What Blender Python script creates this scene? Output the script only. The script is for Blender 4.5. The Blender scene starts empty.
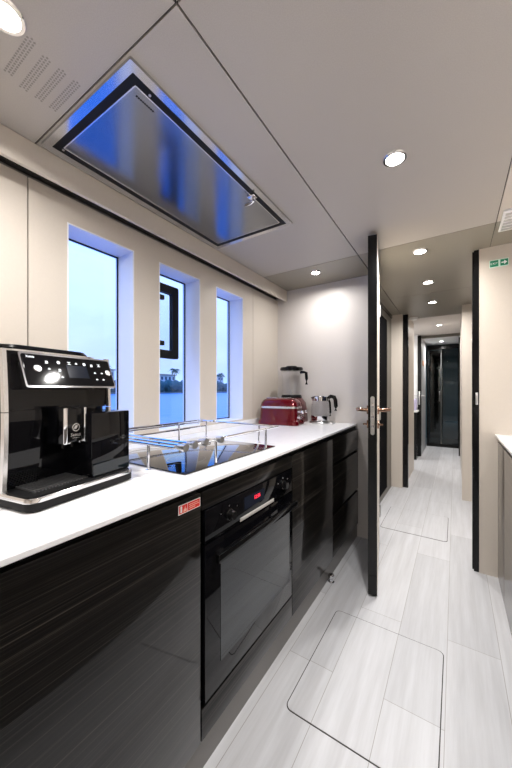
import bpy, bmesh, math, random
from mathutils import Vector, Matrix
random.seed(7)
C = bpy.context.scene.collection
PI = math.pi

# ------------------------------------------------------------------ materials
def mat(name, col, rough=.5, metal=0., coat=0., spec=.5, emit=None, estr=0., coat_rough=.03):
    m = bpy.data.materials.new(name); m.use_nodes = True
    p = m.node_tree.nodes['Principled BSDF']
    p.inputs['Base Color'].default_value = (*col, 1)
    p.inputs['Roughness'].default_value = rough
    p.inputs['Metallic'].default_value = metal
    p.inputs['Coat Weight'].default_value = coat
    p.inputs['Coat Roughness'].default_value = coat_rough
    p.inputs['Specular IOR Level'].default_value = spec
    if emit:
        p.inputs['Emission Color'].default_value = (*emit, 1)
        p.inputs['Emission Strength'].default_value = estr
    return m

def nodes(m): return m.node_tree.nodes, m.node_tree.links, m.node_tree.nodes['Principled BSDF']

def mapped(m, scale):
    n, l, p = nodes(m)
    tc = n.new('ShaderNodeTexCoord'); mp = n.new('ShaderNodeMapping')
    mp.inputs['Scale'].default_value = scale
    l.new(tc.outputs['Object'], mp.inputs['Vector'])
    return mp

def noise_col(m, scale, c0, c1, nscale=1., detail=4., p0=.35, p1=.65, bump=0., bdist=.001):
    n, l, p = nodes(m)
    mp = mapped(m, scale)
    t = n.new('ShaderNodeTexNoise'); t.inputs['Scale'].default_value = nscale; t.inputs['Detail'].default_value = detail
    l.new(mp.outputs[0], t.inputs['Vector'])
    r = n.new('ShaderNodeValToRGB')
    r.color_ramp.elements[0].position = p0; r.color_ramp.elements[0].color = (*c0, 1)
    r.color_ramp.elements[1].position = p1; r.color_ramp.elements[1].color = (*c1, 1)
    l.new(t.outputs['Fac'], r.inputs['Fac']); l.new(r.outputs['Color'], p.inputs['Base Color'])
    if bump:
        b = n.new('ShaderNodeBump'); b.inputs['Strength'].default_value = bump; b.inputs['Distance'].default_value = bdist
        l.new(t.outputs['Fac'], b.inputs['Height']); l.new(b.outputs[0], p.inputs['Normal'])
    return m

def glass(name, tint=(1, 1, 1), ior=1.45, rough=.0, refl=1.):
    m = bpy.data.materials.new(name); m.use_nodes = True
    n, l = m.node_tree.nodes, m.node_tree.links
    n.clear()
    o = n.new('ShaderNodeOutputMaterial'); mx = n.new('ShaderNodeMixShader')
    tr = n.new('ShaderNodeBsdfTransparent'); gl = n.new('ShaderNodeBsdfGlossy'); fr = n.new('ShaderNodeFresnel')
    tr.inputs['Color'].default_value = (*tint, 1); gl.inputs['Roughness'].default_value = rough
    gl.inputs['Color'].default_value = (refl, refl, refl, 1)
    ge = n.new('ShaderNodeNewGeometry'); mr = n.new('ShaderNodeMapRange')   # same reflectance from either side of the sheet
    mr.inputs['To Min'].default_value = ior; mr.inputs['To Max'].default_value = 1/ior
    l.new(ge.outputs['Backfacing'], mr.inputs['Value']); l.new(mr.outputs[0], fr.inputs['IOR'])
    l.new(fr.outputs[0], mx.inputs['Fac']); l.new(tr.outputs[0], mx.inputs[1]); l.new(gl.outputs[0], mx.inputs[2])
    l.new(mx.outputs[0], o.inputs['Surface'])
    return m

M = {}
M['cream'] = noise_col(mat('cream wall vinyl', (.60, .54, .47), .42), (9, 9, 9), (.605, .545, .48), (.615, .555, .49), 12)
M['bulkhead'] = noise_col(mat('pale bulkhead vinyl', (.60, .56, .53), .45), (9, 9, 9), (.615, .575, .55), (.625, .585, .56), 12)
M['ceiling'] = noise_col(mat('ceiling vinyl', (.50, .46, .43), .38), (60, 60, 60), (.41, .375, .337), (.445, .408, .37), 6, bump=.05, bdist=.0005)
M['ceildots'] = mat('taupe dots', (.27, .245, .225), .6)
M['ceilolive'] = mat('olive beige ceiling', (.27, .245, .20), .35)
M['seam'] = mat('dark seam', (.03, .025, .022), .7)
M['greytrim'] = mat('grey trim', (.22, .20, .18), .5)
M['black'] = mat('black lacquer', (.004, .004, .0045), .16, coat=.35, spec=.12)
M['blackmatte'] = mat('black matte', (.006, .006, .0065), .5, spec=.2)
M['blackgloss'] = mat('black gloss plastic', (.003, .003, .004), .06, coat=.32, spec=.12)
M['chrome'] = mat('chrome', (.80, .80, .82), .08, 1.)
M['steel'] = mat('brushed steel', (.62, .62, .62), .28, 1.)
M['darksteel'] = mat('dark steel', (.28, .28, .29), .3, .8)
M['silver'] = mat('silver plastic', (.72, .71, .70), .25, .8)
M['worktop'] = noise_col(mat('white worktop', (.86, .86, .88), .22, coat=.15), (1, 1, 1), (.84, .84, .86), (.88, .88, .90), 30)
M['reveal'] = mat('white reveal', (.82, .83, .86), .35)
M['white'] = mat('white paint', (.85, .85, .85), .4)
M['pane'] = glass('window pane', (.93, .96, 1.), 1.38)
M['clear'] = glass('clear jar', (.985, .99, 1.), 1.36, .02)
M['smoke'] = glass('smoked shower glass', (.40, .52, .57), 1.45, .02)
M['hobglass'] = mat('hob glass', (.003, .003, .004), .03, coat=.9, spec=.6)
M['ovenglass'] = mat('oven glass', (.004, .009, .013), .05, coat=.5, spec=.25)
M['hatchglass'] = mat('frosted hatch glass', (.26, .275, .30), .18, .95)
M['hatchframe'] = mat('hatch aluminium', (.56, .57, .60), .14, .95)
M['copper'] = mat('bronze', (.34, .21, .15), .15, 1.)
M['red'] = mat('red enamel', (.12, .001, .006), .14, .3, coat=.45)
M['maroon'] = mat('dark red enamel', (.10, .006, .008), .2, .2, coat=.6)
M['signred'] = mat('sign red', (.80, .035, .02), .4)
M['signpale'] = mat('sign pale red', (.95, .55, .45), .4)
M['signgreen'] = mat('sign green', (.0, .22, .11), .4)
M['signmint'] = mat('sign mint', (.62, .85, .75), .4)
M['orange'] = mat('amber plate', (.55, .22, .05), .4)
M['lilac'] = mat('lilac towel', (.50, .46, .66), .8)
M['doorface'] = mat('cream door face', (.74, .68, .60), .4)
M['greyframe'] = mat('taupe frame', (.13, .12, .10), .4)
M['ledred'] = mat('red led', (.3, 0, .01), .4, emit=(1, .03, .06), estr=2.)
M['icon'] = mat('white icon', (.7, .72, .75), .4, emit=(.9, .95, 1), estr=.5)
M['icon_silver'] = mat('pale silver', (.62, .60, .58), .4, .2)
M['screen'] = mat('dim screen', (.006, .007, .012), .12, spec=.1, emit=(.10, .14, .25), estr=.05)
M['lens'] = mat('lamp lens', (1, 1, 1), .3, emit=(1., .95, .87), estr=40.)
M['leaf'] = noise_col(mat('palm leaf', (.05, .10, .07), .6), (1, 1, 1), (.03, .08, .07), (.08, .14, .10), 2)
M['trunk'] = mat('palm trunk', (.12, .10, .09), .8)
M['housewhite'] = mat('villa wall', (.62, .63, .66), .7)
M['housedark'] = mat('villa window', (.05, .08, .13), .2)
M['roof'] = mat('villa roof', (.40, .30, .25), .7)
M['shore'] = noise_col(mat('shore ground', (.15, .16, .15), .8), (.1, .1, .1), (.08, .12, .11), (.22, .22, .20), 4)
M['hedge'] = noise_col(mat('hedge leaves', (.04, .10, .09), .7), (1, 1, 1), (.02, .06, .06), (.06, .13, .11), 3)

# dark zebrano lacquer: fine horizontal streaks running along the cabinets
def zebrano(name, base0, base1, streak, rough):
    m = mat(name, base0, .3, coat=.55, coat_rough=rough)
    n, l, p = nodes(m)
    mp = mapped(m, (3., .35, 140.))
    t = n.new('ShaderNodeTexNoise'); t.inputs['Scale'].default_value = 1.; t.inputs['Detail'].default_value = 6; t.inputs['Roughness'].default_value = .7
    l.new(mp.outputs[0], t.inputs['Vector'])
    r = n.new('ShaderNodeValToRGB'); e = r.color_ramp.elements
    e[0].position = .36; e[0].color = (*base0, 1); e[1].position = .74; e[1].color = (*streak, 1)
    k = e.new(.54); k.color = (*base1, 1)
    l.new(t.outputs['Fac'], r.inputs['Fac']); l.new(r.outputs['Color'], p.inputs['Base Color'])
    p.inputs['Specular IOR Level'].default_value = .12
    return m
M['zebrano'] = zebrano('dark zebrano lacquer', (.002, .0018, .0017), (.009, .0078, .0068), (.075, .066, .057), .04)
M['taupewood'] = zebrano('taupe wood lacquer', (.075, .066, .058), (.10, .088, .078), (.15, .132, .116), .05)
M['darkdoor'] = mat('smoked door', (.004, .004, .005), .8, spec=.03)
M['showertile'] = mat('blue grey tile', (.30, .40, .45), .3)
M['paleleaf'] = mat('pale grey door leaf', (.42, .43, .44), .35)
M['plinth'] = mat('brushed plinth', (.20, .19, .18), .3, .4)

# floor: pale grey wood planks 20 cm wide running along the aisle
def floor_mat():
    m = mat('pale grey planks', (.6, .6, .6), .42, spec=.35)
    n, l, p = nodes(m)
    tc = n.new('ShaderNodeTexCoord')
    mp = n.new('ShaderNodeMapping'); mp.inputs['Rotation'].default_value = (0, 0, PI/2)
    mp.inputs['Location'].default_value = (0, .03, 0)
    l.new(tc.outputs['Object'], mp.inputs['Vector'])
    br = n.new('ShaderNodeTexBrick')
    br.inputs['Scale'].default_value = 1.; br.inputs['Brick Width'].default_value = 1.25; br.inputs['Row Height'].default_value = .2
    br.inputs['Mortar Size'].default_value = .0012; br.inputs['Mortar Smooth'].default_value = .3; br.offset = .37
    br.inputs['Color1'].default_value = (.50, .505, .53, 1); br.inputs['Color2'].default_value = (.585, .59, .615, 1)
    br.inputs['Mortar'].default_value = (.30, .29, .28, 1)
    l.new(mp.outputs[0], br.inputs['Vector'])
    mp2 = n.new('ShaderNodeMapping'); mp2.inputs['Scale'].default_value = (28., 1.6, 1.)
    l.new(tc.outputs['Object'], mp2.inputs['Vector'])
    t = n.new('ShaderNodeTexNoise'); t.inputs['Scale'].default_value = 1.; t.inputs['Detail'].default_value = 7; t.inputs['Roughness'].default_value = .65
    l.new(mp2.outputs[0], t.inputs['Vector'])
    r = n.new('ShaderNodeValToRGB'); r.color_ramp.elements[0].position = .25; r.color_ramp.elements[0].color = (.80, .79, .785, 1)
    r.color_ramp.elements[1].position = .7; r.color_ramp.elements[1].color = (1.04, 1.04, 1.04, 1)
    l.new(t.outputs['Fac'], r.inputs['Fac'])
    mx = n.new('ShaderNodeMix'); mx.data_type = 'RGBA'; mx.blend_type = 'MULTIPLY'; mx.inputs['Factor'].default_value = 1.
    l.new(br.outputs['Color'], mx.inputs['A']); l.new(r.outputs['Color'], mx.inputs['B'])
    l.new(mx.outputs['Result'], p.inputs['Base Color'])
    return m
M['floor'] = floor_mat()

def sea_mat():
    m = mat('sea water', (.03, .27, .52), .3, spec=.25)
    n, l, p = nodes(m)
    mp = mapped(m, (.8, .5, 1))
    t = n.new('ShaderNodeTexNoise'); t.inputs['Scale'].default_value = 1.5; t.inputs['Detail'].default_value = 5
    l.new(mp.outputs[0], t.inputs['Vector'])
    b = n.new('ShaderNodeBump'); b.inputs['Strength'].default_value = .5; b.inputs['Distance'].default_value = .3
    l.new(t.outputs['Fac'], b.inputs['Height']); l.new(b.outputs[0], p.inputs['Normal'])
    return m
M['sea'] = sea_mat()

# ------------------------------------------------------------------ mesh helpers
def box(bm, x0, x1, y0, y1, z0, z1, mi=0, bev=0.):
    vs = [bm.verts.new(c) for c in ((x0,y0,z0),(x1,y0,z0),(x1,y1,z0),(x0,y1,z0),(x0,y0,z1),(x1,y0,z1),(x1,y1,z1),(x0,y1,z1))]
    fs = [bm.faces.new([vs[i] for i in q]) for q in ((0,3,2,1),(4,5,6,7),(0,1,5,4),(1,2,6,5),(2,3,7,6),(3,0,4,7))]
    for f in fs: f.material_index = mi
    if bev:
        es = {e for f in fs for e in f.edges}
        r = bmesh.ops.bevel(bm, geom=list(es), offset=bev, segments=2, profile=.5, affect='EDGES')
        for f in r['faces']: f.material_index = mi
    return vs

def prism(bm, pts, axis, a, b, mi=0):
    """extrude a 2D outline (list of pairs) between a and b along axis"""
    def mk(p, t):
        return {'x': (t, p[0], p[1]), 'y': (p[0], t, p[1]), 'z': (p[0], p[1], t)}[axis]
    A = [bm.verts.new(mk(p, a)) for p in pts]; B = [bm.verts.new(mk(p, b)) for p in pts]
    n = len(pts)
    fs = [bm.faces.new(A), bm.faces.new(B[::-1])]
    for i in range(n): fs.append(bm.faces.new((A[i], B[i], B[(i+1) % n], A[(i+1) % n])))
    for f in fs: f.material_index = mi
    return fs

def rrect(w, d, r, cx=0, cy=0, n=5):
    r = max(min(r, w/2-1e-4, d/2-1e-4), 1e-4); out = []
    for qx, qy, a0 in ((1, 1, 0), (-1, 1, 90), (-1, -1, 180), (1, -1, 270)):
        for k in range(n+1):
            a = math.radians(a0 + 90*k/n)
            out.append((cx+qx*(w/2-r)+r*math.cos(a), cy+qy*(d/2-r)+r*math.sin(a)))
    return out

def loft(bm, secs, mi=0, cap=True, n=5):
    """secs: (z, w, d, r, cx, cy)"""
    rings = []
    for s in secs:
        z, w, d, r = s[:4]; cx, cy = (s[4], s[5]) if len(s) > 4 else (0, 0)
        rings.append([bm.verts.new((x, y, z)) for x, y in rrect(w, d, r, cx, cy, n)])
    fs = []
    for a, b in zip(rings, rings[1:]):
        k = len(a)
        for i in range(k): fs.append(bm.faces.new((a[i], a[(i+1) % k], b[(i+1) % k], b[i])))
    if cap: fs += [bm.faces.new(rings[0][::-1]), bm.faces.new(rings[-1])]
    for f in fs: f.material_index = mi
    return fs

def lathe(bm, prof, seg=28, cx=0, cy=0, mi=0, cap=True):
    """prof: (r, z) from bottom to top"""
    rings = [[bm.verts.new((cx+r*math.cos(2*PI*k/seg), cy+r*math.sin(2*PI*k/seg), z)) for k in range(seg)] for r, z in prof]
    fs = []
    for a, b in zip(rings, rings[1:]):
        for i in range(seg): fs.append(bm.faces.new((a[i], a[(i+1) % seg], b[(i+1) % seg], b[i])))
    if cap: fs += [bm.faces.new(rings[0][::-1]), bm.faces.new(rings[-1])]
    for f in fs: f.material_index = mi
    return fs

def tube(bm, pts, r, seg=10, mi=0, rads=None):
    pts = [Vector(p) for p in pts]; rings = []
    up = Vector((0, 0, 1))
    for i, p in enumerate(pts):
        t = (pts[min(i+1, len(pts)-1)] - pts[max(i-1, 0)]).normalized()
        u = t.cross(up)
        if u.length < 1e-3: u = t.cross(Vector((1, 0, 0)))
        u.normalize(); v = t.cross(u).normalized()
        rr = rads[i] if rads else r
        rings.append([bm.verts.new(p + u*rr*math.cos(2*PI*k/seg) + v*rr*math.sin(2*PI*k/seg)) for k in range(seg)])
    fs = []
    for a, b in zip(rings, rings[1:]):
        for k in range(seg): fs.append(bm.faces.new((a[k], a[(k+1) % seg], b[(k+1) % seg], b[k])))
    fs += [bm.faces.new(rings[0][::-1]), bm.faces.new(rings[-1])]
    for f in fs: f.material_index = mi

def disc(bm, c, nrm, r, t, seg=24, mi=0):
    c = Vector(c); nrm = Vector(nrm).normalized()
    tube(bm, [c, c+nrm*t], r, seg, mi)

def ball(bm, c, r, mi=0, sc=(1, 1, 1)):
    g = bmesh.ops.create_uvsphere(bm, u_segments=16, v_segments=10, radius=r, matrix=Matrix.Translation(c) @ Matrix.Diagonal((*sc, 1)))
    for v in g['verts']:
        for f in v.link_faces: f.material_index = mi

def xform(bm, mtx, start=0):
    bm.verts.ensure_lookup_table()
    for v in list(bm.verts)[start:]: v.co = mtx @ v.co

def obj(name, bm, mats, parent=None, loc=(0, 0, 0), smooth=True, rot=None):
    me = bpy.data.meshes.new(name)
    bmesh.ops.recalc_face_normals(bm, faces=bm.faces[:])
    bm.to_mesh(me); bm.free()
    for m in (mats if isinstance(mats, (list, tuple)) else [mats]): me.materials.append(m)
    o = bpy.data.objects.new(name, me); C.objects.link(o); o.location = loc
    if rot: o.rotation_euler = rot
    if parent: o.parent = parent
    if smooth:
        me.polygons.foreach_set('use_smooth', [True]*len(me.polygons))
        me.set_sharp_from_angle(angle=math.radians(35))
    return o

def B(): return bmesh.new()
def bobj(name, m, parent, x0, x1, y0, y1, z0, z1, bev=0., loc=(0, 0, 0)):
    bm = B(); box(bm, x0, x1, y0, y1, z0, z1, 0, bev); return obj(name, bm, m, parent, loc)

def tag(o, label, cat, group=None, kind=None):
    o['label'] = label; o['category'] = cat
    if group: o['group'] = group
    if kind: o['kind'] = kind
    return o
def thing(name, label, cat, loc=(0, 0, 0), rz=0, group=None, kind=None):
    o = bpy.data.objects.new(name, None); C.objects.link(o); o.empty_display_size = .05
    o.location = loc; o.rotation_euler = (0, 0, rz)
    return tag(o, label, cat, group, kind)
def struct(name, bm, m, label, cat, smooth=False):
    return tag(obj(name, bm, m, None, smooth=smooth), label, cat, kind='structure')

def text(name, s, size, m, parent, mtx, ext=.0004, align='CENTER'):
    cu = bpy.data.curves.new(name, 'FONT'); cu.body = s; cu.size = size; cu.extrude = ext
    cu.align_x = align; cu.align_y = 'CENTER'
    t = bpy.data.objects.new(name + '_tmp', cu); C.objects.link(t)
    bpy.context.view_layer.update()
    me = bpy.data.meshes.new_from_object(t.evaluated_get(bpy.context.evaluated_depsgraph_get()))
    bpy.data.objects.remove(t); bpy.data.curves.remove(cu)
    me.transform(mtx); me.materials.clear(); me.materials.append(m)
    o = bpy.data.objects.new(name, me); C.objects.link(o); o.parent = parent
    return o
def basis(o, x, y):
    """matrix taking text-plane xy to a surface with right vector x and up vector y at o"""
    x = Vector(x).normalized(); y = Vector(y).normalized(); z = x.cross(y)
    m = Matrix((x, y, z)).transposed().to_4x4(); m.translation = Vector(o); return m

def plate(bm, us, vs, holes, place, mi_of=lambda i, j: 0):
    """fill a grid of cells (skip holes) with boxes; place(bm,u0,u1,v0,v1,mi)"""
    for i in range(len(us)-1):
        for j in range(len(vs)-1):
            cu, cv = (us[i]+us[i+1])/2, (vs[j]+vs[j+1])/2
            if any(a < cu < b and c < cv < d for a, b, c, d in holes): continue
            place(bm, us[i], us[i+1], vs[j], vs[j+1], cu, cv)

# ------------------------------------------------------------------ key dimensions (metres)
CEIL = 2.10; TOP = .912; WX = -1.40; YB = 2.52; YR = 2.45; YBACK = -1.7; XR = .82
FX = -.655; TX = -.664
def edge_x(y): return -.622 - .0200*(y-.19)

# ================================================================== SETTING
bm = B(); box(bm, -1.45, XR, YBACK, YB+.05, -.05, 0); box(bm, -1.45, .9, YB+.05, 8.6, -.05, 0)
struct('floor', bm, M['floor'], 'pale grey wood plank floor running down the aisle and corridor', 'floor')

# ceiling with seam grooves
bm = B()
def cplace(x0s, y0s):
    def f(bm, u0, u1, v0, v1, cu, cv):
        seam = (u1-u0) < .008 or (v1-v0) < .008
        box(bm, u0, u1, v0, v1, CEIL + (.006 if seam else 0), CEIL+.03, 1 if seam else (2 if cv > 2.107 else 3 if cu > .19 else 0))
    return f
sx = (-.5525, -.5465); sr = (.186, .190)
xs = [-1.46, *sx, *sr, XR+.06]
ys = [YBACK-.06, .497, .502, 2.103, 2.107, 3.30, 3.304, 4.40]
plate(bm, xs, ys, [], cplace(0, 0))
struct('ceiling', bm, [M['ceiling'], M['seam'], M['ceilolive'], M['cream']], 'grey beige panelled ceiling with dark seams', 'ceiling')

# left wall with three window holes, panel seams and blind groove
WIN = [(.656, .984), (1.143, 1.475), (1.635, 1.958)]
WZ0, WZ1 = .955, 1.912
bm = B()
us = [YBACK-.06, .5095, .5145, .656, .984, 1.143, 1.475, 1.635, 1.958, 2.098, 2.102, YB]
vs = [0, WZ0, WZ1, 2.022]
def wplace(bm, u0, u1, v0, v1, cu, cv):
    seam = (u1-u0) < .008
    box(bm, -1.56, WX - (.012 if seam else 0), u0, u1, v0, v1, 1 if seam else 0)
plate(bm, us, vs, [(a, b, WZ0, WZ1) for a, b in WIN], wplace)
box(bm, -1.56, WX-.022, YBACK-.06, YB, 2.022, CEIL, 2)
struct('wall_left', bm, [M['cream'], M['seam'], M['greytrim']], 'cream panelled wall with three tall windows', 'wall')

bm = B(); box(bm, -1.318, -1.30, YBACK, YB, 2.0, CEIL, 0, .003)
struct('trim_1', bm, M['cream'], 'cream blind pelmet along the top of the window wall', 'trim')
bm = B(); box(bm, -1.4215, -1.395, YBACK, YB, 2.043, 2.062); 
struct('trim_2', bm, M['seam'], 'black blind slot behind the pelmet', 'trim')
# pale upstand under the windows
bm = B(); box(bm, WX, WX+.012, -.9, YB, TOP, .948, 0, .002)
struct('baseboard_left', bm, M['worktop'], 'white upstand along the back of the worktop', 'trim')

for i, (a, b) in enumerate(WIN):
    w = thing('window_%d' % (i+1), ['tall blue lit window behind the coffee machine, nearest of three',
              'tall middle window with a black framed portlight', 'tall farthest window beside the far wall panel'][i], 'window', (0, 0, 0), kind='structure')
    bm = B(); t = .006; x0, x1 = -1.555, WX+.0005
    box(bm, x0, x1, a, b, WZ1-t, WZ1); box(bm, x0, x1, a, b, WZ0, WZ0+t)
    box(bm, x0, x1, a, a+t, WZ0+t, WZ1-t); box(bm, x0, x1, b-t, b, WZ0+t, WZ1-t)
    obj('reveal', bm, M['reveal'], w, smooth=False)
    bm = B(); t2 = .012
    box(bm, -1.536, -1.530, a+t, a+t2, WZ0+t, WZ1-t); box(bm, -1.536, -1.530, b-t2, b-t, WZ0+t, WZ1-t)
    box(bm, -1.536, -1.530, a+t2, b-t2, WZ1-t2, WZ1-t); box(bm, -1.536, -1.530, a+t2, b-t2, WZ0+t, WZ0+t2)
    obj('gasket', bm, M['blackmatte'], w, smooth=False)
    bobj('pane', M['pane'], w, -1.538, -1.532, a+t, b-t, WZ0+t, WZ1-t)

# portlight in the middle window: black rounded frame, mostly behind the near jamb
pl = thing('portlight', 'black framed opening portlight fixed on the middle window', 'portlight', (-1.512, 0, 0))
def ring_yz(bm, y0, y1, z0, z1, w, x0, x1, r):
    o = rrect(y1-y0, z1-z0, r, (y0+y1)/2, (z0+z1)/2); q = rrect(y1-y0-2*w, z1-z0-2*w, max(r-w, .01), (y0+y1)/2, (z0+z1)/2)
    for x, rev in ((x0, 0), (x1, 1)): pass
    V = [[bm.verts.new((x, p[0], p[1])) for p in L] for L in (o, q) for x in (x0, x1)]
    n = len(o)
    for i in range(n):
        j = (i+1) % n
        bm.faces.new((V[0][i], V[0][j], V[2][j], V[2][i])); bm.faces.new((V[1][i], V[3][i], V[3][j], V[1][j]))
        bm.faces.new((V[0][i], V[1][i], V[1][j], V[0][j])); bm.faces.new((V[2][i], V[2][j], V[3][j], V[3][i]))
bm = B(); ring_yz(bm, 1.160, 1.381, 1.385, 1.842, .050, -.018, .012, .012); obj('frame', bm, M['blackmatte'], pl)
bobj('pane', M['pane'], pl, -.006, -.002, 1.21, 1.331, 1.435, 1.792)
for z in (1.475, 1.755): bobj('latch', M['blackmatte'], pl, -.004, .02, 1.20, 1.262, z-.014, z+.014, .004)

# galley bulkhead left of the doorway, right bulkhead, other walls
bm = B(); box(bm, -1.56, -.55, YB, YB+.045, 0, CEIL)
struct('wall_back', bm, M['bulkhead'], 'pale bulkhead at the end of the worktop', 'wall')
bm = B(); box(bm, .132, XR+.06, YR, YR+.06, 0, CEIL)
struct('wall_bulkhead', bm, M['cream'], 'cream bulkhead with the green sign, right of the doorway', 'wall')
bm = B(); box(bm, XR, XR+.06, YBACK, YR, 0, CEIL)
struct('wall_right', bm, M['cream'], 'cream wall behind the right worktop', 'wall')
bm = B(); box(bm, -1.56, XR+.06, YBACK-.06, YBACK, 0, CEIL)
struct('wall_front', bm, M['cream'], 'cream wall behind the viewer', 'wall')
# doorway jambs
bm = B(); box(bm, .104, .131, YR+.005, YR+.085, 0, CEIL)
box(bm, .096, .104, YR+.03, YR+.085, 0, CEIL)
tr3 = struct('trim_3', bm, M['black'], 'black jamb on the right of the galley doorway', 'door frame')
bm = B(); box(bm, -.549, -.53, YB-.01, YB+.075, 0, CEIL)
struct('trim_4', bm, M['black'], 'black jamb on the left of the galley doorway', 'door frame')
bm = B(); box(bm, .112, .126, YR-.003, YR+.004, 1.09, 1.17, 0, .002)
obj('strike_plate', bm, M['steel'], tr3)

# right hand ceiling strip beyond the seam and its vent
vt = thing('ceiling_vent', 'white louvred vent in the ceiling above the right worktop', 'vent', (.262, 2.10, CEIL))
bm = B(); box(bm, -.055, .055, -.12, .12, -.012, 0, 0, .003); obj('frame', bm, M['white'], vt)
bm = B()
for k in range(6): box(bm, -.045, .045, -.098+.036*k, -.082+.036*k, -.016, -.0125)
obj('louvre', bm, M['steel'], vt)

# ================================================================== CORRIDOR
bm = B(); box(bm, -.70, -.655, YB+.08, 3.05, 0, CEIL)
struct('wall_corridor_left', bm, M['cream'], 'cream wall between galley door and dark glass door', 'wall')
d2 = thing('door_2', 'dark glazed door along the left side of the corridor', 'door', (-.655, 0, 0), kind='structure')
bm = B(); box(bm, -.045, 0, 3.05, 3.10, 0, 2.06); box(bm, -.045, 0, 3.78, 4.045, 0, 2.06); box(bm, -.045, 0, 3.10, 3.78, 1.99, 2.06); box(bm, -.045, 0, 3.10, 3.78, 0, .06)
obj('frame', bm, M['greyframe'], d2, smooth=False)
bobj('glass', M['darkdoor'], d2, -.012, -.005, 3.10, 3.78, .06, 1.99)
bm = B(); box(bm, -.72, -.645, 3.05, 4.05, 2.06, CEIL)
struct('trim_5', bm, M['black'], 'black head trim over the dark glazed door', 'trim')
bm = B(); box(bm, -.72, -.533, 4.05, 4.11, 0, CEIL)
struct('wall_corridor_pier', bm, M['cream'], 'cream pier beyond the dark glazed door', 'wall')
bm = B(); box(bm, -.533, -.476, 4.095, 4.15, 0, CEIL); box(bm, -.533, -.515, 4.15, 4.26, 0, CEIL)
struct('trim_6', bm, M['black'], 'black vertical jamb past the cream pier', 'trim')
bm = B(); box(bm, -.56, -.515, 4.26, 5.12, 0, 2.17)
struct('wall_cabin', bm, M['cream'], 'cream corridor wall before the open cabin', 'wall')
# right pier and wall
bm = B(); box(bm, .063, .9, 3.96, 4.04, 0, CEIL); box(bm, .075, .12, 4.04, 6.55, 0, 2.17)
struct('wall_corridor_right', bm, M['cream'], 'cream pier and wall on the right of the corridor', 'wall')
bm = B(); box(bm, .9, .95, YR, 4.04, 0, CEIL)
struct('wall_lobby', bm, M['cream'], 'cream side wall of the small lobby behind the right bulkhead', 'wall')
# raised ceiling further on, bath ceiling
bm = B(); box(bm, -1.5, .95, 4.40, 6.34, 2.17, 2.20); box(bm, -1.5, .95, 4.385, 4.40, CEIL, 2.20)
struct('ceiling_raised', bm, M['bulkhead'], 'raised pale ceiling panel further down the corridor', 'ceiling')
bm = B(); box(bm, -.7, .3, 6.34, 6.40, 2.125, 2.20)
struct('trim_7', bm, M['greyframe'], 'taupe head trim before the shower', 'trim')
bm = B(); box(bm, -.7, .3, 6.40, 8.6, 2.13, 2.16)
struct('ceiling_bath', bm, M['white'], 'white ceiling above the shower', 'ceiling')
bm = B(); box(bm, .055, .085, 6.55, 6.62, 0, 2.13)
struct('trim_8', bm, M['black'], 'black jamb right of the shower room', 'trim')
bm = B(); box(bm, .085, .13, 6.62, 8.6, 0, 2.13)
struct('wall_bath_right', bm, M['black'], 'dark shower room side wall', 'wall')
bm = B(); box(bm, -.7, .3, 8.55, 8.6, 0, 2.13)
box(bm, -.76, -.70, 6.25, 8.6, 0, 2.2)
struct('wall_bath_end', bm, M['showertile'], 'grey tiled end wall behind the shower glass', 'wall')
# cabin on the left: bright end wall and side wall
bm = B(); box(bm, -1.5, -1.45, 5.0, 6.25, 0, 2.17); box(bm, -1.5, -.56, 6.20, 6.25, 0, 2.17); box(bm, -1.45, -.56, 5.02, 5.07, 0, 2.17)
struct('wall_cabin_inner', bm, M['white'], 'white walls of the side cabin', 'wall')
# second open door seen on edge
d3 = thing('door_3', 'black edged open door at the end of the corridor', 'door', (-.515, 6.16, 0), kind='structure')
bobj('edge', M['black'], d3, -.045, .012, -.02, .035, 0, 2.15)
bm = B(); box(bm, -.02, .012, .035, 1.0, .01, 2.12); obj('leaf', bm, M['paleleaf'], d3, smooth=False)
bm = B(); box(bm, -.030, -.006, -.024, -.020, .92, 1.16, 0, .001); obj('lock_plate', bm, M['steel'], d3)
bm = B(); tube(bm, [(.012, .05, 1.08), (.06, .05, 1.08), (.065, .16, 1.08)], .009); obj('handle', bm, M['steel'], d3)
bm = B(); tube(bm, [(-.045, .0, 1.08), (-.10, .0, 1.08), (-.105, .05, 1.08)], .009); obj('handle', bm, M['steel'], d3)
sg = thing('door_sign', 'small amber and white plate high on the far open door', 'sign', (-.503, 6.50, 1.68))
bobj('plate', M['orange'], sg, 0, .004, -.11, .13, -.045, .045, .001)
bobj('inset', M['signpale'], sg, .004, .006, -.03, .02, -.025, .025)
# vanity in the side cabin
va = thing('vanity', 'black vanity cabinet with white top in the side cabin', 'vanity', (-.745, 5.99, 0))
bobj('body', M['black'], va, -.2, .2, -.19, .19, 0, .80)
bobj('top', M['white'], va, -.21, .21, -.20, .195, .80, .83, .003)
bm = B(); box(bm, -.09, .09, -.06, .06, 0, .20, 0, .03)
tag(obj('folded_towel', bm, M['lilac'], None, (-.635, 5.90, .83)), 'folded lilac towel on the vanity top in the side cabin', 'towel')
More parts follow.
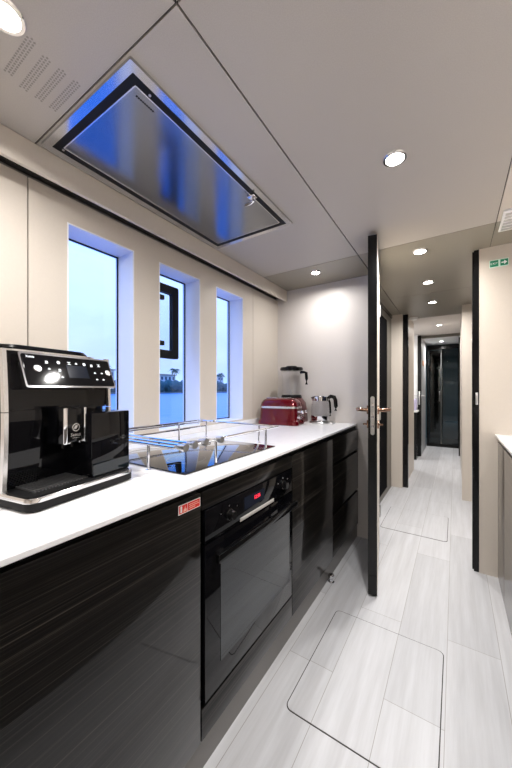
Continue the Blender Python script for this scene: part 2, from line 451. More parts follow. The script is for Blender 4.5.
# shower enclosure
sh = thing('shower_enclosure', 'dark smoked glass shower enclosure at the end of the corridor', 'shower', (0, 7.42, 0))
bobj('tray', M['blackmatte'], sh, -.50, .075, -.04, .9, .0, .06)
bm = B(); box(bm, -.50, .075, -.03, .02, 2.03, 2.12); box(bm, -.50, -.47, -.03, .02, .06, 2.03); box(bm, .05, .075, -.03, .02, .06, 2.03)
obj('frame', bm, M['black'], sh, smooth=False)
bobj('glass_door', M['smoke'], sh, -.47, -.245, -.008, 0, .06, 2.03)
bobj('glass_panel', M['smoke'], sh, -.235, .05, -.008, 0, .06, 2.03)
bm = B(); tube(bm, [(-.24, -.016, .07), (-.24, -.016, 2.02)], .009); obj('rail', bm, M['steel'], sh)
bm = B(); tube(bm, [(-.27, -.008, .95), (-.27, -.05, .96), (-.27, -.05, 1.14), (-.27, -.008, 1.15)], .008); obj('handle', bm, M['steel'], sh)
bobj('seat', M['showertile'], sh, -.2, .075, .5, .9, .40, .46)
bobj('wall_panel', M['black'], sh, -.50, -.24, .88, .9, .06, 2.1)

# ================================================================== GALLEY DOOR (open, seen on its edge)
p0 = Vector((-.371, 1.833)); p1 = Vector((-.490, 2.500)); ang = math.atan2(p1.y-p0.y, p1.x-p0.x); L = (p1-p0).length
d1 = thing('door_1', 'open galley door with black edge and bronze levers', 'door', (p0.x, p0.y, 0), ang, kind='structure')
# local: x from latch edge to hinge, y to the left (towards the worktop)
bm = B(); box(bm, 0.002, L, .003, .047, .012, 2.075); obj('leaf', bm, M['black'], d1, smooth=False)
bobj('face', M['doorface'], d1, .002, L, 0, .003, .012, 2.075)
bobj('face', M['black'], d1, .002, L, .047, .050, .012, 2.075)
bobj('edge_band', M['black'], d1, 0, .002, 0.001, .049, .012, 2.075)
bm = B(); prism(bm, rrect(.022, .222, .0108, .025, 1.04), 'x', -.0025, 0.0005); lp = obj('lock_plate', bm, M['steel'], d1)
for z in (1.10, 1.04, .985):
    bobj('bolt', M['chrome'], lp, -.005, -.0025, .019, .031, z-.013, z+.013, .001)
for sgn, y in ((-1, 0), (1, .05)):
    bm = B(); disc(bm, (.055, y, 1.07), (0, sgn, 0), .026, .008)
    tube(bm, [(.055, y, 1.07), (.055, y+sgn*.045, 1.07), (.068, y+sgn*.060, 1.07), (.10, y+sgn*.066, 1.072), (.175, y+sgn*.064, 1.075)], .009, 12, rads=[.011, .010, .0105, .009, .007])
    obj('handle', bm, M['copper'], d1)
    bm = B(); disc(bm, (.055, y, .985), (0, sgn, 0), .024, .008); box(bm, .047, .063, *sorted((y+sgn*.008, y+sgn*.03)), .980, .990, 0, .002)
    obj('thumb_turn', bm, M['copper'], d1)
for z in (.25, 1.0, 1.8):
    bm = B(); tube(bm, [(L+.006, -.004, z-.045), (L+.006, -.004, z+.045)], .006); obj('hinge', bm, M['steel'], d1)

# ================================================================== WORKTOPS
bm = B()
prism(bm, [(WX, -.9), (edge_x(-.9), -.9), (edge_x(YB), YB), (WX, YB)], 'z', TOP-.014, TOP)
bmesh.ops.bevel(bm, geom=[e for e in bm.edges], offset=.002, segments=2, affect='EDGES')
tag(obj('worktop', bm, M['worktop']), 'long white worktop under the windows carrying the hob', 'worktop')
bm = B(); box(bm, .213, XR, -1.0, YR, TOP-.020, TOP-.006, 0, .002)
tag(obj('worktop', bm, M['worktop']), 'white worktop corner on the right against the cream bulkhead', 'worktop')

# ================================================================== LEFT CABINETS
Z0, ZT = .100, .872     # fronts
J1, J2, J3 = .695, 1.322, 1.906
def carcass(root, y0, y1):
    bm = B(); box(bm, WX+.02, FX-.022, y0+.001, y1-.001, .10, TOP-.014)
    return obj('body', bm, M['blackmatte'], root, smooth=False)
def front(name, root, y0, y1, z0, z1, m='zebrano', gap=.0025):
    return bobj(name, M[m], root, FX-.02, FX, y0+gap, y1-gap, z0, z1, .0015)
cab = thing('base_cabinet', 'dark streaked wood cabinet front under the coffee machine', 'cabinet')
carcass(cab, -.9, J1)
front('door', cab, 0.03, J1, Z0, ZT); front('door', cab, -.9, .03, Z0, ZT)
ovc = thing('oven_housing', 'dark streaked wood housing around the built in oven', 'cabinet')
bm = B(); box(bm, WX+.02, FX-.30, .696, 1.321, .10, TOP-.014); box(bm, FX-.30, FX-.022, .696, .706, .10, TOP-.014); box(bm, FX-.30, FX-.022, 1.311, 1.321, .10, TOP-.014)
box(bm, FX-.30, FX-.022, .706, 1.311, .10, .200); box(bm, FX-.30, FX-.022, .706, 1.311, .814, TOP-.014)
obj('body', bm, M['blackmatte'], ovc, smooth=False)
front('fascia', ovc, J1, J2, .815, ZT)
front('drawer_front', ovc, J1, J2, Z0, .198)
dc = thing('base_cabinet', 'dark cabinet with one plain door between the oven and the drawers', 'cabinet')
carcass(dc, J2, J3); front('door', dc, J2, J3, Z0, ZT)
dr = thing('drawer_unit', 'dark three drawer unit at the bulkhead end', 'cabinet')
carcass(dr, J3, 2.515)
for z0, z1 in ((.712, ZT), (.395, .692), (.112, .375)): front('drawer', dr, J3, 2.515, z0, z1)
bm = B(); box(bm, TX-.015, TX, -.9, 2.515, 0, .1)
tag(obj('plinth', bm, M['plinth'], smooth=False), 'taupe plinth strip under the dark cabinets', 'plinth')

# built in oven
ov = thing('oven', 'black built in oven with dark glass door', 'oven', (FX, 0, 0))
oy0, oy1 = .708, 1.309
bobj('body', M['blackmatte'], ov, -.29, -.021, oy0, oy1, .206, .810)
bm = B(); box(bm, -.02, .004, oy0, oy1, .709, .811, 0, .001); cp = obj('control_panel', bm, M['blackgloss'], ov)
bobj('display', M['screen'], cp, .004, .0048, .92, 1.06, .745, .790)
text('clock', '12:56', .020, M['ledred'], cp, basis((.0052, 1.005, .772), (0, 1, 0), (0, 0, 1)))
bobj('badge_strip', M['icon_silver'], ov, .004, .0065, .892, 1.135, .7115, .7245, .0005)
for y in (.83, 1.22):
    bm = B(); lathe(bm, [(.020, 0), (.020, .004), (.0165, .006), (.0155, .022), (.013, .024)], 24); xform(bm, Matrix.Translation((.004, y, .760)) @ Matrix.Rotation(PI/2, 4, 'Y'))
    obj('knob', bm, M['black'], ov)
for k in range(3):
    for s in (.83, 1.22):
        bm = B(); disc(bm, (.004, s-.045+.045*k if k != 1 else s, .790 if k == 1 else .776), (1, 0, 0), .0022, .0006, 10); obj('marking', bm, M['steel'], cp)
bm = B(); box(bm, -.02, .004, oy0, oy1, .212, .702, 0, .001); od = obj('door', bm, M['blackgloss'], ov)
bobj('glass', M['ovenglass'], od, .004, .0052, oy0+.075, oy1-.022, .29, .618)
bm = B(); box(bm, .030, .046, oy0+.02, oy1-.02, .648, .676, 0, .004)
for y in (oy0+.06, oy1-.06): box(bm, .003, .032, y-.012, y+.012, .655, .669, 0, .003)
obj('handle', bm, M['black'], od)

# fire sticker on the cabinet
st = thing('fire_sign', 'red and white sticker on the cabinet corner left of the oven', 'sign', (FX, .602, .833))
bobj('plate', M['white'], st, 0, .0008, 0, .088, 0, .027)
bobj('red_field', M['signred'], st, .0008, .0012, .036, .0855, .0022, .0248)
bobj('red_field', M['signred'], st, .0008, .0012, .0025, .034, .0022, .0248)
bm = B(); box(bm, .0012, .0016, .0065, .0135, .005, .022); box(bm, .0012, .0016, .0085, .0115, .022, .0238)
obj('extinguisher_symbol', bm, M['white'], st, smooth=False)
bm = B(); prism(bm, [(.018, .005), (.031, .005), (.030, .013), (.027, .011), (.0255, .021), (.022, .012), (.020, .014)], 'x', .0012, .0016); obj('flame_symbol', bm, M['signpale'], st, smooth=False)
bm = B()
for z, e in ((.018, .078), (.0125, .082), (.007, .066)): box(bm, .0012, .0015, .041, e, z, z+.0022)
obj('text_lines', bm, M['signpale'], st, smooth=False)

# door stop on the floor
dsx, dsy = -.641, 1.835
bm = B(); lathe(bm, [(.019, 0), (.019, .004), (.012, .008), (.012, .022), (.018, .028), (.020, .038), (.016, .047), (.004, .051)], 20)
tag(obj('door_stop', bm, M['chrome'], None, (dsx, dsy, 0)), 'small chrome door stop on the floor by the plinth', 'door stop')

# ================================================================== RIGHT CABINETS
for i, (y0, y1, lab) in enumerate(((2.15, 2.445, 'narrow taupe cabinet on the right against the cream bulkhead'), (1.35, 2.15, 'taupe cabinet at the right edge, nearer than the narrow one'), (-1.0, 1.35, 'long taupe cabinet on the right beside the viewer'))):
    r = thing('base_cabinet', lab, 'cabinet')
    bobj('body', M['blackmatte'], r, .247, XR-.005, y0+.001, y1-.001, .0, TOP-.020)
    bobj('door', M['taupewood'], r, .226, .246, y0+.004, y1-.004, .01, .862, .0015)

# green sign on the right bulkhead
es = thing('exit_sign', 'small green and white direction sign on the cream bulkhead', 'sign', (.184, YR, 1.965))
bm = B(); box(bm, 0, .096, -.002, 0, 0, .047); obj('plate', bm, M['signmint'], es, smooth=False)
bobj('green_panel', M['signgreen'], es, .003, .045, -.0028, -.002, .004, .043)
bobj('green_panel', M['signgreen'], es, .055, .093, -.0028, -.002, .004, .043)
text('lettering', 'EXIT', .018, M['white'], es, basis((.024, -.003, .023), (1, 0, 0), (0, 0, 1)))
bm = B(); prism(bm, [(.060, .020), (.074, .020), (.074, .010), (.089, .0235), (.074, .037), (.074, .027), (.060, .027)], 'y', -.0033, -.0028); obj('arrow', bm, M['white'], es, smooth=False)

# floor hatches: thin lids with a dark outline
for x0, x1, y0, y1, lab in ((-.535, -.041, 1.013, 1.620, 'large floor hatch lid in the galley aisle'), (-.546, -.050, 2.80, 3.35, 'floor hatch lid beyond the open door in the corridor')):
    h = thing('floor_hatch', lab, 'floor hatch', ((x0+x1)/2, (y0+y1)/2, 0), group='floor hatches')
    w, d = x1-x0, y1-y0
    bm = B(); prism(bm, rrect(w, d, .026), 'z', 0, .0012); obj('gasket', bm, M['seam'], h, smooth=False)
    bm = B(); prism(bm, rrect(w-.007, d-.007, .0235), 'z', .0012, .0022); lid = obj('lid', bm, M['floor'], h, smooth=False)
    # keep the plank pattern continuous with the floor
    for v in lid.data.vertices: v.co.x += h.location.x; v.co.y += h.location.y
    lid.location = (-h.location.x, -h.location.y, 0)

# ================================================================== CEILING HATCH
hx0, hx1, hy0, hy1 = -1.277, -.740, .508, 1.502
ch = thing('ceiling_hatch', 'rectangular framed hatch with frosted reflective glass in the ceiling', 'hatch', ((hx0+hx1)/2, (hy0+hy1)/2, CEIL))
w, d = hx1-hx0, hy1-hy0
def ring_xy(bm, w, d, r, t, z0, z1, cx=0, cy=0):
    o = rrect(w, d, r, cx, cy); q = rrect(w-2*t, d-2*t, max(r-t*.5, .002), cx, cy)
    V = [[bm.verts.new((p[0], p[1], z)) for p in Ls] for Ls in (o, q) for z in (z0, z1)]
    n = len(o)
    for i in range(n):
        j = (i+1) % n
        bm.faces.new((V[0][i], V[0][j], V[2][j], V[2][i])); bm.faces.new((V[1][i], V[3][i], V[3][j], V[1][j]))
        bm.faces.new((V[0][i], V[1][i], V[1][j], V[0][j])); bm.faces.new((V[2][i], V[2][j], V[3][j], V[3][i]))
bm = B(); ring_xy(bm, w, d, .004, .026, -.010, 0); obj('frame', bm, M['hatchframe'], ch, smooth=False)
bm = B(); ring_xy(bm, w-.052, d-.052, .006, .026, -.008, 0); obj('gasket', bm, M['blackmatte'], ch, smooth=False)
bm = B(); ring_xy(bm, w-.104, d-.104, .006, .004, -.0095, 0); obj('bead', bm, M['silver'], ch, smooth=False)
bm = B(); box(bm, -(w-.112)/2, (w-.112)/2, -(d-.112)/2, (d-.112)/2, -.008, 0); gp = obj('glass', bm, M['hatchglass'], ch, smooth=False)
bm = B()
for k in range(9): box(bm, w/2-.083, w/2-.077, -d/2+.075+.0075*k, -d/2+.080+.0075*k, -.0086, -.008)
obj('maker_mark', bm, M['blackmatte'], gp, smooth=False)
lt = None
bm = B(); box(bm, .198, .236, .16, .19, -.016, -.006, 0, .002)
tube(bm, [(.222, .176, -.014), (.222, .176, -.034), (.205, .176, -.040), (.180, .170, -.042)], .006, 10, rads=[.008, .008, .007, .006])
obj('latch', bm, M['chrome'], ch)
for x, y in ((.245, -.40), (-.245, -.44)):
    bm = B(); disc(bm, (x*.92, y, -.0105), (0, 0, 1), .004, .003, 12); obj('screw', bm, M['steel'], ch)

# ================================================================== CEILING LIGHTS
LAMPS = [(-.915, .285, 'ceiling light beside the near corner of the ceiling hatch', 13, .042),
         (-.198, 1.303, 'largest ceiling light over the galley aisle', 17, .042),
         (-.905, 2.235, 'ceiling light above the red toaster near the bulkhead', 6.5, .036),
         (-.193, 2.270, 'first ceiling light just before the doorway in the corridor row', 15, .042),
         (-.191, 2.960, 'middle ceiling light in the corridor row', 13, .042),
         (-.198, 3.660, 'farthest ceiling light in the corridor row', 13, .042),
         (-.25, -.75, 'ceiling light behind the viewer over the aisle', 17, .042),
         (.50, .55, 'ceiling light over the right worktop beside the viewer', 12, .042),
         (-.20, 5.40, 'ceiling light in the raised corridor ceiling', 9, .042),
         (-.22, 6.95, 'ceiling light before the shower', 22, .042),
         (-1.0, 5.6, 'ceiling light inside the side cabin', 14, .042)]
ZL = {8: 2.17, 9: 2.13, 10: 2.17}
for i, (x, y, lab, pw, r) in enumerate(LAMPS):
    t = thing('ceiling_light', lab, 'ceiling light', (x, y, ZL.get(i, CEIL)), group='recessed ceiling lights')
    bm = B(); lathe(bm, [(r*.78, -.001), (r*.80, -.006), (r, -.006), (r*1.06, -.003), (r*1.08, 0)], 32, cap=False); lathe(bm, [(r*.78, -.001), (r*1.08, 0)], 32, cap=False)
    obj('ring', bm, M['chrome'], t)
    bm = B(); lathe(bm, [(.002, -.0045), (r*.5, -.004), (r*.78, -.002), (r*.78, 0)], 32); obj('lens', bm, M['lens'], t)
    ld = bpy.data.lights.new('lamp', 'AREA'); ld.shape = 'DISK'; ld.size = r*1.4; ld.energy = pw*.80; ld.color = (1., .975, .945); ld.spread = math.radians(165)
    lo = bpy.data.objects.new('lamp_light', ld); C.objects.link(lo); lo.parent = t; lo.location = (0, 0, -.009)

sd = thing('smoke_detector', 'small white round detector at the edge of the corridor ceiling', 'smoke detector', (-.44, 4.33, CEIL))
bm = B(); lathe(bm, [(.03, -.03), (.045, -.022), (.05, 0)], 24); obj('body', bm, M['white'], sd)

# four strips of small taupe dots on the ceiling beside the near lamp
gr = thing('ceiling_dots', 'faint strips of small taupe dots on the ceiling beside the near light', 'grille', (-1.03, .395, CEIL))
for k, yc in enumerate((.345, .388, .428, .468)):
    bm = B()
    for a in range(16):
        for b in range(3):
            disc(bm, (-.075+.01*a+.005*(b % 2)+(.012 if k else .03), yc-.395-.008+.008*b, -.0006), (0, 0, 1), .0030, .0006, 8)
    obj('dot_strip', bm, M['ceildots'], gr, smooth=False)

# ================================================================== HOB AND RAIL
hb = thing('hob', 'black glass hob set in the white worktop', 'hob', (-.985, .995, TOP))
bm = B(); box(bm, -.255, .255, -.295, .295, 0, .005, 0, .0015); hg = obj('glass', bm, M['hobglass'], hb)
for x, y, r in ((-.12, -.14, .09), (-.12, .14, .075), (.10, -.14, .075), (.10, .14, .09)):
    bm = B(); lathe(bm, [(r-.0012, .005), (r-.0012, .0053), (r, .0053), (r, .005)], 48, x, y, cap=False); obj('cooking_zone', bm, M['greytrim'], hb)

fr = thing('pot_rail', 'polished steel fiddle rail standing around the hob', 'rail', (0, 0, TOP))
xa, xb, ya, yb, hz = -1.285, -.745, .69, 1.345, .093
bm = B(); tube(bm, [(xb, ya-.006, hz), (xb, yb, hz)], .0055); obj('front_bar', bm, M['chrome'], fr)
bm = B(); tube(bm, [(xa, yb, hz), (xb, yb, hz)], .005); obj('end_bar', bm, M['chrome'], fr)
bm = B(); tube(bm, [(xa, ya-.02, hz), (xa, yb, hz)], .0055); obj('back_bar', bm, M['chrome'], fr)
bm = B(); tube(bm, [(xa+.045, ya, hz-.004), (xa+.045, yb, hz-.004)], .0035); obj('back_bar', bm, M['chrome'], fr)
bm = B(); tube(bm, [(xa+.06, ya, hz-.028), (xa+.06, yb, hz-.028)], .0042); obj('back_bar', bm, M['chrome'], fr)
for y, z in ((ya-.022, hz), (ya+.012, hz+.001), (ya+.052, hz+.002)):
    bm = B(); tube(bm, [(xa, y, z), (xb, y, z)], .0052); obj('pot_holder_bar', bm, M['chrome'], fr)
for x, y in ((xb, .868), (xb, 1.225), (-.885, ya-.012), (xa+.06, 1.13), (xa+.06, yb-.003), (-.86, yb), (xa, ya+.02)):
    bm = B(); lathe(bm, [(.010, 0), (.010, .003), (.0052, .005), (.0052, hz)], 14, x, y); obj('post', bm, M['chrome'], fr)
for y, x in ((.684, -.722), (.738, -.735), (.80, -.742), (.872, -.73)):
    bm = B(); disc(bm, (x-.022, y, hz), (1, 0, 0), .009, .022, 14); disc(bm, (x, y, hz), (1, 0, 0), .0125, .013, 16); obj('clamp_knob', bm, M['steel'], fr)
for x, y in ((xa+.02, yb), (xa+.12, yb)):
    bm = B(); ball(bm, (x, y, hz+.004), .009); obj('clamp_knob', bm, M['steel'], fr)

# ================================================================== COFFEE MACHINE
# local: x along its front (to the right seen from the aisle), -y faces the aisle
cm = thing('coffee_machine', 'black and chrome bean to cup coffee machine on the worktop', 'coffee machine', (-.826, .436, TOP), math.radians(100.2))
bm = B()
loft(bm, [(0, .292, .436, .02, .002, .216), (.004, .306, .454, .024, .002, .211), (.022, .306, .454, .024, .002, .211)]); obj('base', bm, M['blackmatte'], cm)
bm = B(); loft(bm, [(.022, .308, .456, .025, .002, .211), (.030, .307, .455, .025, .002, .211), (.033, .303, .450, .023, .002, .211)]); obj('chrome_rim', bm, M['chrome'], cm)
bm = B(); loft(bm, [(.033, .290, .13, .018, .002, .061), (.0345, .290, .13, .018, .002, .061)])
dt = obj('drip_tray', bm, M['blackmatte'], cm, smooth=False)
bm = B()
for k in range(30):
    x = -.118+.0081*k
    prism(bm, [(x, .022), (x+.004, .022), (x+.010, .120), (x+.006, .120)], 'z', .0345, .0385)
obj('grille', bm, M['darksteel'], dt, smooth=False)
# body: side profile, full above, alcove below
bm = B(); box(bm, -.143, .143, .125, .430, .033, .225, 0, .006); obj('body', bm, M['blackgloss'], cm)
bm = B()
prism(bm, [(.090, .225), (.088, .29), (.105, .372), (.13, .376), (.43, .376), (.43, .225)], 'x', -.143, .143)
bmesh.ops.bevel(bm, geom=bm.edges[:], offset=.004, segments=2, affect='EDGES'); obj('upper_body', bm, M['blackgloss'], cm)
bm = B(); prism(bm, [(.105, .033), (.088, .20), (.088, .226), (.14, .226), (.14, .033)], 'x', -.143, -.06); prism(bm, [(.115, .033), (.110, .226), (.14, .226), (.14, .033)], 'x', -.06, .143)
obj('front_panel', bm, M['blackgloss'], cm, smooth=False)
for s in (-1, 1):
    for z0, z1 in ((.033, .2225), (.2245, .376)):
        bm = B()
        def yf(z): return .092 - .012*math.sin(PI*min(1, z/.40))
        n = 8; zz = [z0+(z1-z0)*k/n for k in range(n+1)]
        prism(bm, [(yf(z), z) for z in zz] + [(yf(z)+.014, z) for z in zz[::-1]], 'x', *sorted((s*.141, s*.150)))
        obj('side_strip', bm, M['silver'], cm)
    bobj('side_panel', M['black'], cm, *sorted((s*.143, s*.150)), .116, .425, .033, .372, .002)
# tilted control panel
T0 = Vector((.015, .096, .370)); dn = Vector((0, -.034, -.084)).normalized(); rt = Vector((1, 0, 0)); nr = rt.cross(-dn).normalized()
PW, PH = .264, .096
pm = Matrix((rt, -dn, nr)).transposed().to_4x4(); pm.translation = T0 + dn*PH/2 + nr*.0
def onp(bm): xform(bm, pm); return bm
bm = B(); loft(bm, [(-.030, PW-.02, PH-.02, .006), (0, PW, PH, .006), (.006, PW, PH, .006)]); obj('control_panel', onp(bm), M['chrome'], cm)
bm = B(); loft(bm, [(.006, PW-.010, PH-.011, .004), (.0085, PW-.011, PH-.012, .004)]); pan = obj('panel_glass', onp(bm), M['blackgloss'], cm)
bm = B(); box(bm, -.018, .044, -.020, .018, .0085, .0088); obj('screen', onp(bm), M['screen'], pan)
def up(fx, fy): return (-PW/2 + fx*PW, PH/2 - fy*PH)
for fx, fy in ((.13, .48), (.925, .50)):
    bm = B(); lathe(bm, [(.0095, .0085), (.0095, .011), (.008, .0125), (.002, .013)], 24, *up(fx, fy)); obj('dial_button', onp(bm), M['silver'], pan)
ic = [(.235, .25), (.355, .25), (.47, .25), (.55, .25), (.645, .25), (.735, .25), (.83, .25), (.245, .47), (.35, .47), (.25, .70), (.36, .70), (.755, .52), (.845, .52), (.76, .74), (.845, .74)]
for k, (fx, fy) in enumerate(ic):
    x, y = up(fx, fy); bm = B(); s = .0042
    if k in (0, 5, 8): box(bm, x-s*.8, x+s*.8, y-s, y+s*.4, .0085, .0089); box(bm, x-s*1.2, x+s*.6, y-s*1.4, y-s*1.15, .0085, .0089)
    elif k in (1, 4): lathe(bm, [(s*1.1, .0085), (s*1.1, .0089)], 12, x, y)
    elif k in (2, 6): box(bm, x-s*1.2, x+s*1.2, y+s*.6, y+s*.9, .0085, .0089); box(bm, x-s*1.2, x+s*1.2, y-s*.9, y-s*.6, .0085, .0089); box(bm, x-s*.2, x+s*.2, y-s*.6, y+s*.6, .0085, .0089)
    else: box(bm, x-s*.8, x+s*.8, y-s*.3, y+s*.3, .0085, .0089); box(bm, x-s*.3, x+s*.3, y+s*.5, y+s*.8, .0085, .0089)
    obj('icon', onp(bm), M['icon'], pan, smooth=False)
text('maker_name', 'Xelsis', .0085, M['icon'], pan, pm @ basis((-PW/2+.024, PH/2-.0135, .0087), (1, 0, 0), (0, 1, 0)))
# coffee spout: chrome bracket, dark insert, emblem
bm = B(); box(bm, -.042, .022, .045, .112, .134, .232, 0, .004); sp = obj('spout', bm, M['blackgloss'], cm)
bm = B(); box(bm, -.043, -.031, .028, .060, .134, .230, 0, .003); box(bm, .015, .023, .028, .060, .134, .230, 0, .003)
box(bm, -.031, -.020, .034, .050, .134, .141, 0, .001); box(bm, .004, .015, .034, .050, .134, .141, 0, .001)
obj('spout_bracket', bm, M['chrome'], sp)
bm = B(); box(bm, -.030, .014, .033, .050, .137, .228, 0, .003); obj('spout_insert', bm, M['black'], sp)
bm = B(); r0, r1 = .0085, .0108
for k in range(20):
    a, b = 2*PI*k/20, 2*PI*(k+1)/20
    q = [(r0*math.cos(a), r0*math.sin(a)), (r1*math.cos(a), r1*math.sin(a)), (r1*math.cos(b), r1*math.sin(b)), (r0*math.cos(b), r0*math.sin(b))]
    prism(bm, [(-.006+x, .176+z) for x, z in q], 'y', .0322, .033)
prism(bm, [(-.012, .174), (-.008, .181), (-.001, .181), (-.004, .174), (-.009, .171)], 'y', .0322, .033)
obj('emblem', bm, M['silver'], sp, smooth=False)
text('maker_name', 'Saeco', .0125, M['silver'], sp, basis((-.007, .0326, .1565), (1, 0, 0), (0, 0, 1)))
bobj('name_rule', M['silver'], sp, -.017, .004, .0324, .033, .1475, .1486)
for x in (-.022, .004):
    bm = B(); tube(bm, [(x, .062, .120), (x, .062, .136)], .006); obj('nozzle', bm, M['black'], sp)
# milk and water container on the right
bm = B(); box(bm, .021, .154, .006, .135, .034, .213, 0, .003); ct = obj('milk_container', bm, M['blackgloss'], cm)
bobj('lower_band', M['ovenglass'], ct, .024, .151, .0045, .006, .038, .072)
# bean hopper lid
bm = B(); loft(bm, [(.376, .255, .27, .05, 0, .27), (.386, .262, .276, .05, 0, .27), (.394, .250, .265, .05, 0, .27)]); hp = obj('hopper_lid', bm, M['black'], cm)
bm = B(); ring_xy(bm, .285, .305, .05, .006, .3755, .380, 0, .268); obj('hopper_trim', bm, M['silver'], cm)

# ================================================================== TOASTER
ta = thing('toaster', 'red toaster with a silver band beside the far end of the hob', 'toaster', (-1.178, 2.175, TOP), math.radians(7))
W_, D_ = .335, .195
bm = B(); loft(bm, [(0, W_+.005, D_+.005, .04), (.006, W_+.012, D_+.012, .045), (.030, W_+.006, D_+.006, .045), (.042, W_-.012, D_-.012, .045), (.130, W_-.022, D_-.020, .045)], n=6); obj('body', bm, M['red'], ta)
bm = B(); loft(bm, [(.130, W_-.016, D_-.014, .045), (.146, W_-.017, D_-.015, .045)], n=6); obj('band', bm, M['silver'], ta)
bm = B(); loft(bm, [(.146, W_-.022, D_-.020, .045), (.175, W_-.034, D_-.030, .045), (.195, W_-.060, D_-.055, .042), (.206, W_-.10, D_-.09, .035), (.210, W_-.13, D_-.11, .03)], n=6); obj('upper_body', bm, M['red'], ta)
bm = B(); box(bm, -.115, .075, -.042, .042, .208, .213, 0, .002); tp = obj('slot_plate', bm, M['silver'], ta)
for y in (-.022, .022): bobj('slot', M['blackmatte'], tp, -.10, .06, y-.010, y+.010, .2125, .2136)
for y, z in ((-.045, .105), (.045, .105)):
    bm = B(); tube(bm, [(W_/2-.02, y, z), (W_/2+.022, y, z)], .006); ball(bm, (W_/2+.026, y, z), .013); obj('lever', bm, M['chrome'], ta)
for y in (-.045, .0, .045):
    bm = B(); disc(bm, (W_/2-.016, y, .062), (1, 0, 0), .017, .020, 20); disc(bm, (W_/2+.004, y, .062), (1, 0, 0), .013, .008, 20); obj('knob', bm, M['chrome'], ta)

# ================================================================== BLENDER
bl = thing('blender', 'jug blender with black lid standing behind the red toaster', 'blender', (-1.198, 2.405, TOP), math.radians(0))
bm = B(); loft(bm, [(0, .25, .20, .05), (.02, .255, .205, .05), (.10, .245, .19, .05), (.165, .23, .175, .05), (.195, .19, .165, .06), (.205, .17, .16, .06)], n=6)
obj('base', bm, M['maroon'], bl)
bm = B(); lathe(bm, [(.080, .20), (.090, .208), (.088, .224), (.080, .232)], 32); obj('collar', bm, M['blackmatte'], bl)
bm = B(); lathe(bm, [(.083, .232), (.090, .43), (.092, .447), (.088, .447), (.087, .43), (.080, .236)], 36, cap=False); obj('jar', bm, M['clear'], bl)
bm = B(); lathe(bm, [(.088, .440), (.098, .444), (.101, .458), (.095, .470), (.05, .473), (.045, .482), (.02, .484)], 36); obj('lid', bm, M['black'], bl)
bm = B(); tube(bm, [(.086, 0, .425), (.115, 0, .427), (.138, 0, .420), (.142, 0, .37), (.141, 0, .32)], .012, 10, rads=[.012, .012, .013, .013, .012]); obj('handle', bm, M['black'], bl)
bm = B(); tube(bm, [(0, 0, .230), (0, 0, .275)], .010, 12); box(bm, -.035, .035, -.004, .004, .270, .274); obj('blade', bm, M['steel'], bl)

# ================================================================== KETTLE
ke = thing('kettle', 'glass and steel kettle with black handle on its base by the bulkhead', 'kettle', (-.938, 2.42, TOP), math.radians(10))
bm = B(); lathe(bm, [(.088, 0), (.092, .006), (.088, .016), (.074, .020)], 36); box(bm, .02, .115, -.05, .05, .0, .012, 0, .005); obj('power_base', bm, M['steel'], ke)
bm = B(); lathe(bm, [(.070, .020), (.076, .026), (.077, .060), (.074, .064)], 36); obj('foot', bm, M['chrome'], ke)
bm = B(); lathe(bm, [(.074, .064), (.078, .10), (.074, .155), (.066, .185), (.063, .185), (.071, .155), (.075, .10), (.071, .066)], 36, cap=False); obj('jug', bm, M['clear'], ke)
bm = B(); lathe(bm, [(.066, .184), (.070, .186), (.069, .218), (.064, .224), (.03, .226), (.004, .226)], 36); 
prism(bm, [(-.06, .190), (-.06, .214), (-.080, .212)], 'y', -.014, .014); obj('lid', bm, M['chrome'], ke)
bm = B(); tube(bm, [(.060, 0, .208), (.085, 0, .222), (.112, 0, .215), (.122, 0, .19), (.126, 0, .14), (.124, 0, .105)], .012, 12, rads=[.013, .016, .017, .016, .016, .013])
tube(bm, [(.066, 0, .20), (.078, 0, .17), (.082, 0, .09), (.080, 0, .06)], .008, 10); obj('handle', bm, M['black'], ke)

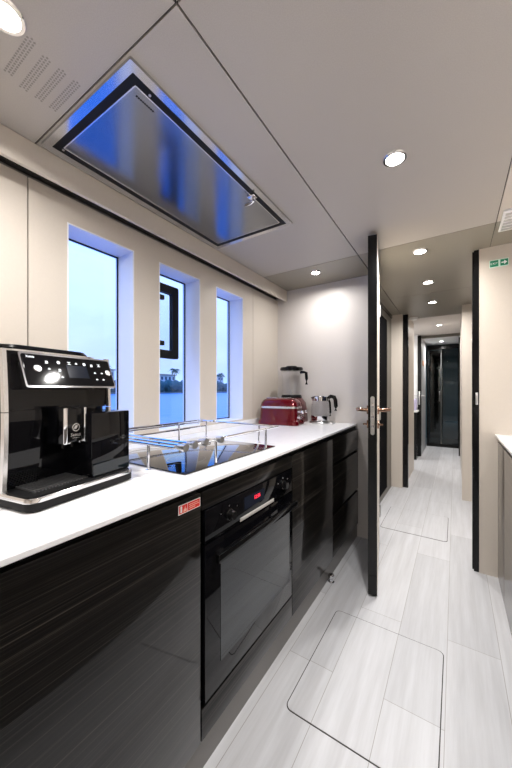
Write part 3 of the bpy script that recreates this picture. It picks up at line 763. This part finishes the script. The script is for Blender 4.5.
# ================================================================== OUTSIDE
bm = B(); box(bm, -114, -1.62, -120, 420, -1.5, -.65)
struct('ground_sea', bm, M['sea'], 'blue calm sea outside the windows', 'sea')
bm = B(); box(bm, -260, -112, -120, 420, -1.5, .1)
struct('ground_shore', bm, M['shore'], 'low distant shore across the water', 'shore')
bm = B()
for k in range(420):
    y = 20+k*.5+random.uniform(-.4, .4); r = random.uniform(1.2, 2.6)
    g = bmesh.ops.create_icosphere(bm, subdivisions=2, radius=r, matrix=Matrix.Translation((-115.5+random.uniform(-1.5, 1.5), y, .1+r*.6+random.uniform(0, 2.2))))
    for v in g['verts']: v.co += Vector((random.uniform(-.15, .15), random.uniform(-.15, .15), random.uniform(-.15, .15)))
tag(obj('hedge', bm, M['hedge'], smooth=False), 'dark green hedge along the distant shore', 'hedge', kind='stuff')
def palm(x, y, h, lab, seed):
    rnd = random.Random(seed)
    t = thing('palm_tree', lab, 'palm tree', (x, y, .1), group='palms on the far shore')
    lean = rnd.uniform(-.4, .4)
    bm = B(); tube(bm, [(0, lean*(k/6)**2, h*k/6) for k in range(7)], .2, 8, rads=[.26-.02*k for k in range(7)]); obj('trunk', bm, M['trunk'], t)
    bm = B()
    for k in range(26):
        a = 2*PI*k/26+rnd.uniform(-.15, .15); el = rnd.uniform(-.1, 1.1); Lf = rnd.uniform(2.7, 3.9)
        prev = None
        for s in range(7):
            f = s/6; rr = Lf*f*math.cos(el*(1-f*.3)); zz = h + Lf*f*math.sin(el) - 1.6*f*f*Lf*.5
            w = .55*(1-f)**.6*(.35+min(1, f*4)*.65)+.03
            c = Vector((rr*math.cos(a), lean+rr*math.sin(a), zz)); sd_ = Vector((-math.sin(a), math.cos(a), 0))
            cur = (bm.verts.new(c-sd_*w-Vector((0, 0, w*.5))), bm.verts.new(c+Vector((0, 0, .03))), bm.verts.new(c+sd_*w-Vector((0, 0, w*.5))))
            if prev:
                for q in (0, 1): bm.faces.new((prev[q], prev[q+1], cur[q+1], cur[q]))
            prev = cur
    obj('crown', bm, M['leaf'], t)
palm(-124, 98, 12.4, 'taller palm in the middle window, left of the pale villa', 1)
palm(-124, 111, 11.4, 'shorter palm seen right in the middle window', 2)
palm(-124, 137, 12.5, 'palm seen in the farthest window', 3)
palm(-124, 149, 10.6, 'low palm right of the palm in the farthest window', 4)
palm(-124, 73, 11.0, 'palm seen past the coffee machine in the nearest window', 5)
def villa(x, y, w, h, lab):
    t = thing('villa', lab, 'house', (x, y, .1), group='villas on the far shore')
    bobj('wall', M['housewhite'], t, -4, 4, -w/2, w/2, 0, h)
    bobj('roof', M['roof'], t, -4.6, 4.6, -w/2-.6, w/2+.6, h, h+.5)
    n = int(w/2.6)
    for k in range(n):
        yy = -w/2+(k+.5)*w/n
        bobj('window', M['housedark'], t, 3.98, 4.06, yy-.7, yy+.7, 1.6 if h < 6 else h-2.6, 3.4 if h < 6 else h-.9)
villa(-137, 112, 16, 9.0, 'low pale villa in the middle window')
villa(-138, 155, 18, 10.0, 'pale villa in the farthest window')
villa(-137, 76, 14, 10., 'pale villa past the coffee machine in the nearest window')

# sky: dusk blue, a little paler with soft cloud towards the horizon
wd = bpy.data.worlds.new('World'); bpy.context.scene.world = wd; wd.use_nodes = True
n, l = wd.node_tree.nodes, wd.node_tree.links
bg = n['Background']; tc = n.new('ShaderNodeTexCoord'); sep = n.new('ShaderNodeSeparateXYZ')
l.new(tc.outputs['Generated'], sep.inputs[0])
rp = n.new('ShaderNodeValToRGB'); e = rp.color_ramp.elements
e[0].position = 0; e[0].color = (.42, .64, .98, 1); e[1].position = .95; e[1].color = (.12, .70, 2.7, 1)
k = e.new(.08); k.color = (.43, .57, .94, 1); k = e.new(.35); k.color = (.56, .78, 1.2, 1); k = e.new(.6); k.color = (.18, .66, 2.2, 1)
l.new(sep.outputs['Z'], rp.inputs['Fac'])
ns = n.new('ShaderNodeTexNoise'); ns.inputs['Scale'].default_value = 3.; ns.inputs['Detail'].default_value = 5
mp = n.new('ShaderNodeMapping'); mp.inputs['Scale'].default_value = (1, 1, 3.5)
l.new(tc.outputs['Generated'], mp.inputs[0]); l.new(mp.outputs[0], ns.inputs['Vector'])
mx = n.new('ShaderNodeMix'); mx.data_type = 'RGBA'; mx.inputs['B'].default_value = (.60, .77, 1., 1)
cr = n.new('ShaderNodeMapRange'); cr.inputs['From Min'].default_value = .45; cr.inputs['From Max'].default_value = .75; cr.inputs['To Max'].default_value = .6
l.new(ns.outputs['Fac'], cr.inputs['Value']); l.new(cr.outputs[0], mx.inputs['Factor'])
l.new(rp.outputs['Color'], mx.inputs['A']); l.new(mx.outputs['Result'], bg.inputs['Color'])
bg.inputs['Strength'].default_value = 1.6

# ================================================================== CAMERA
F, CX, HY, VX = 305., 256., 389.5, 455.
cd = bpy.data.cameras.new('camera'); co = bpy.data.objects.new('camera', cd); C.objects.link(co)
cd.sensor_fit = 'HORIZONTAL'; cd.sensor_width = 36; cd.lens = F/512*36
cd.shift_y = (HY-384)/512; cd.clip_start = .02; cd.clip_end = 1000
co.location = (0, 0, 1.19); co.rotation_euler = (PI/2, 0, math.atan((VX-CX)/F))
sc = bpy.context.scene; sc.camera = co
vs_ = sc.view_settings; vs_.view_transform = 'Standard'; vs_.look = 'None'; vs_.exposure = 0.; vs_.gamma = 1.; vs_.use_curve_mapping = False
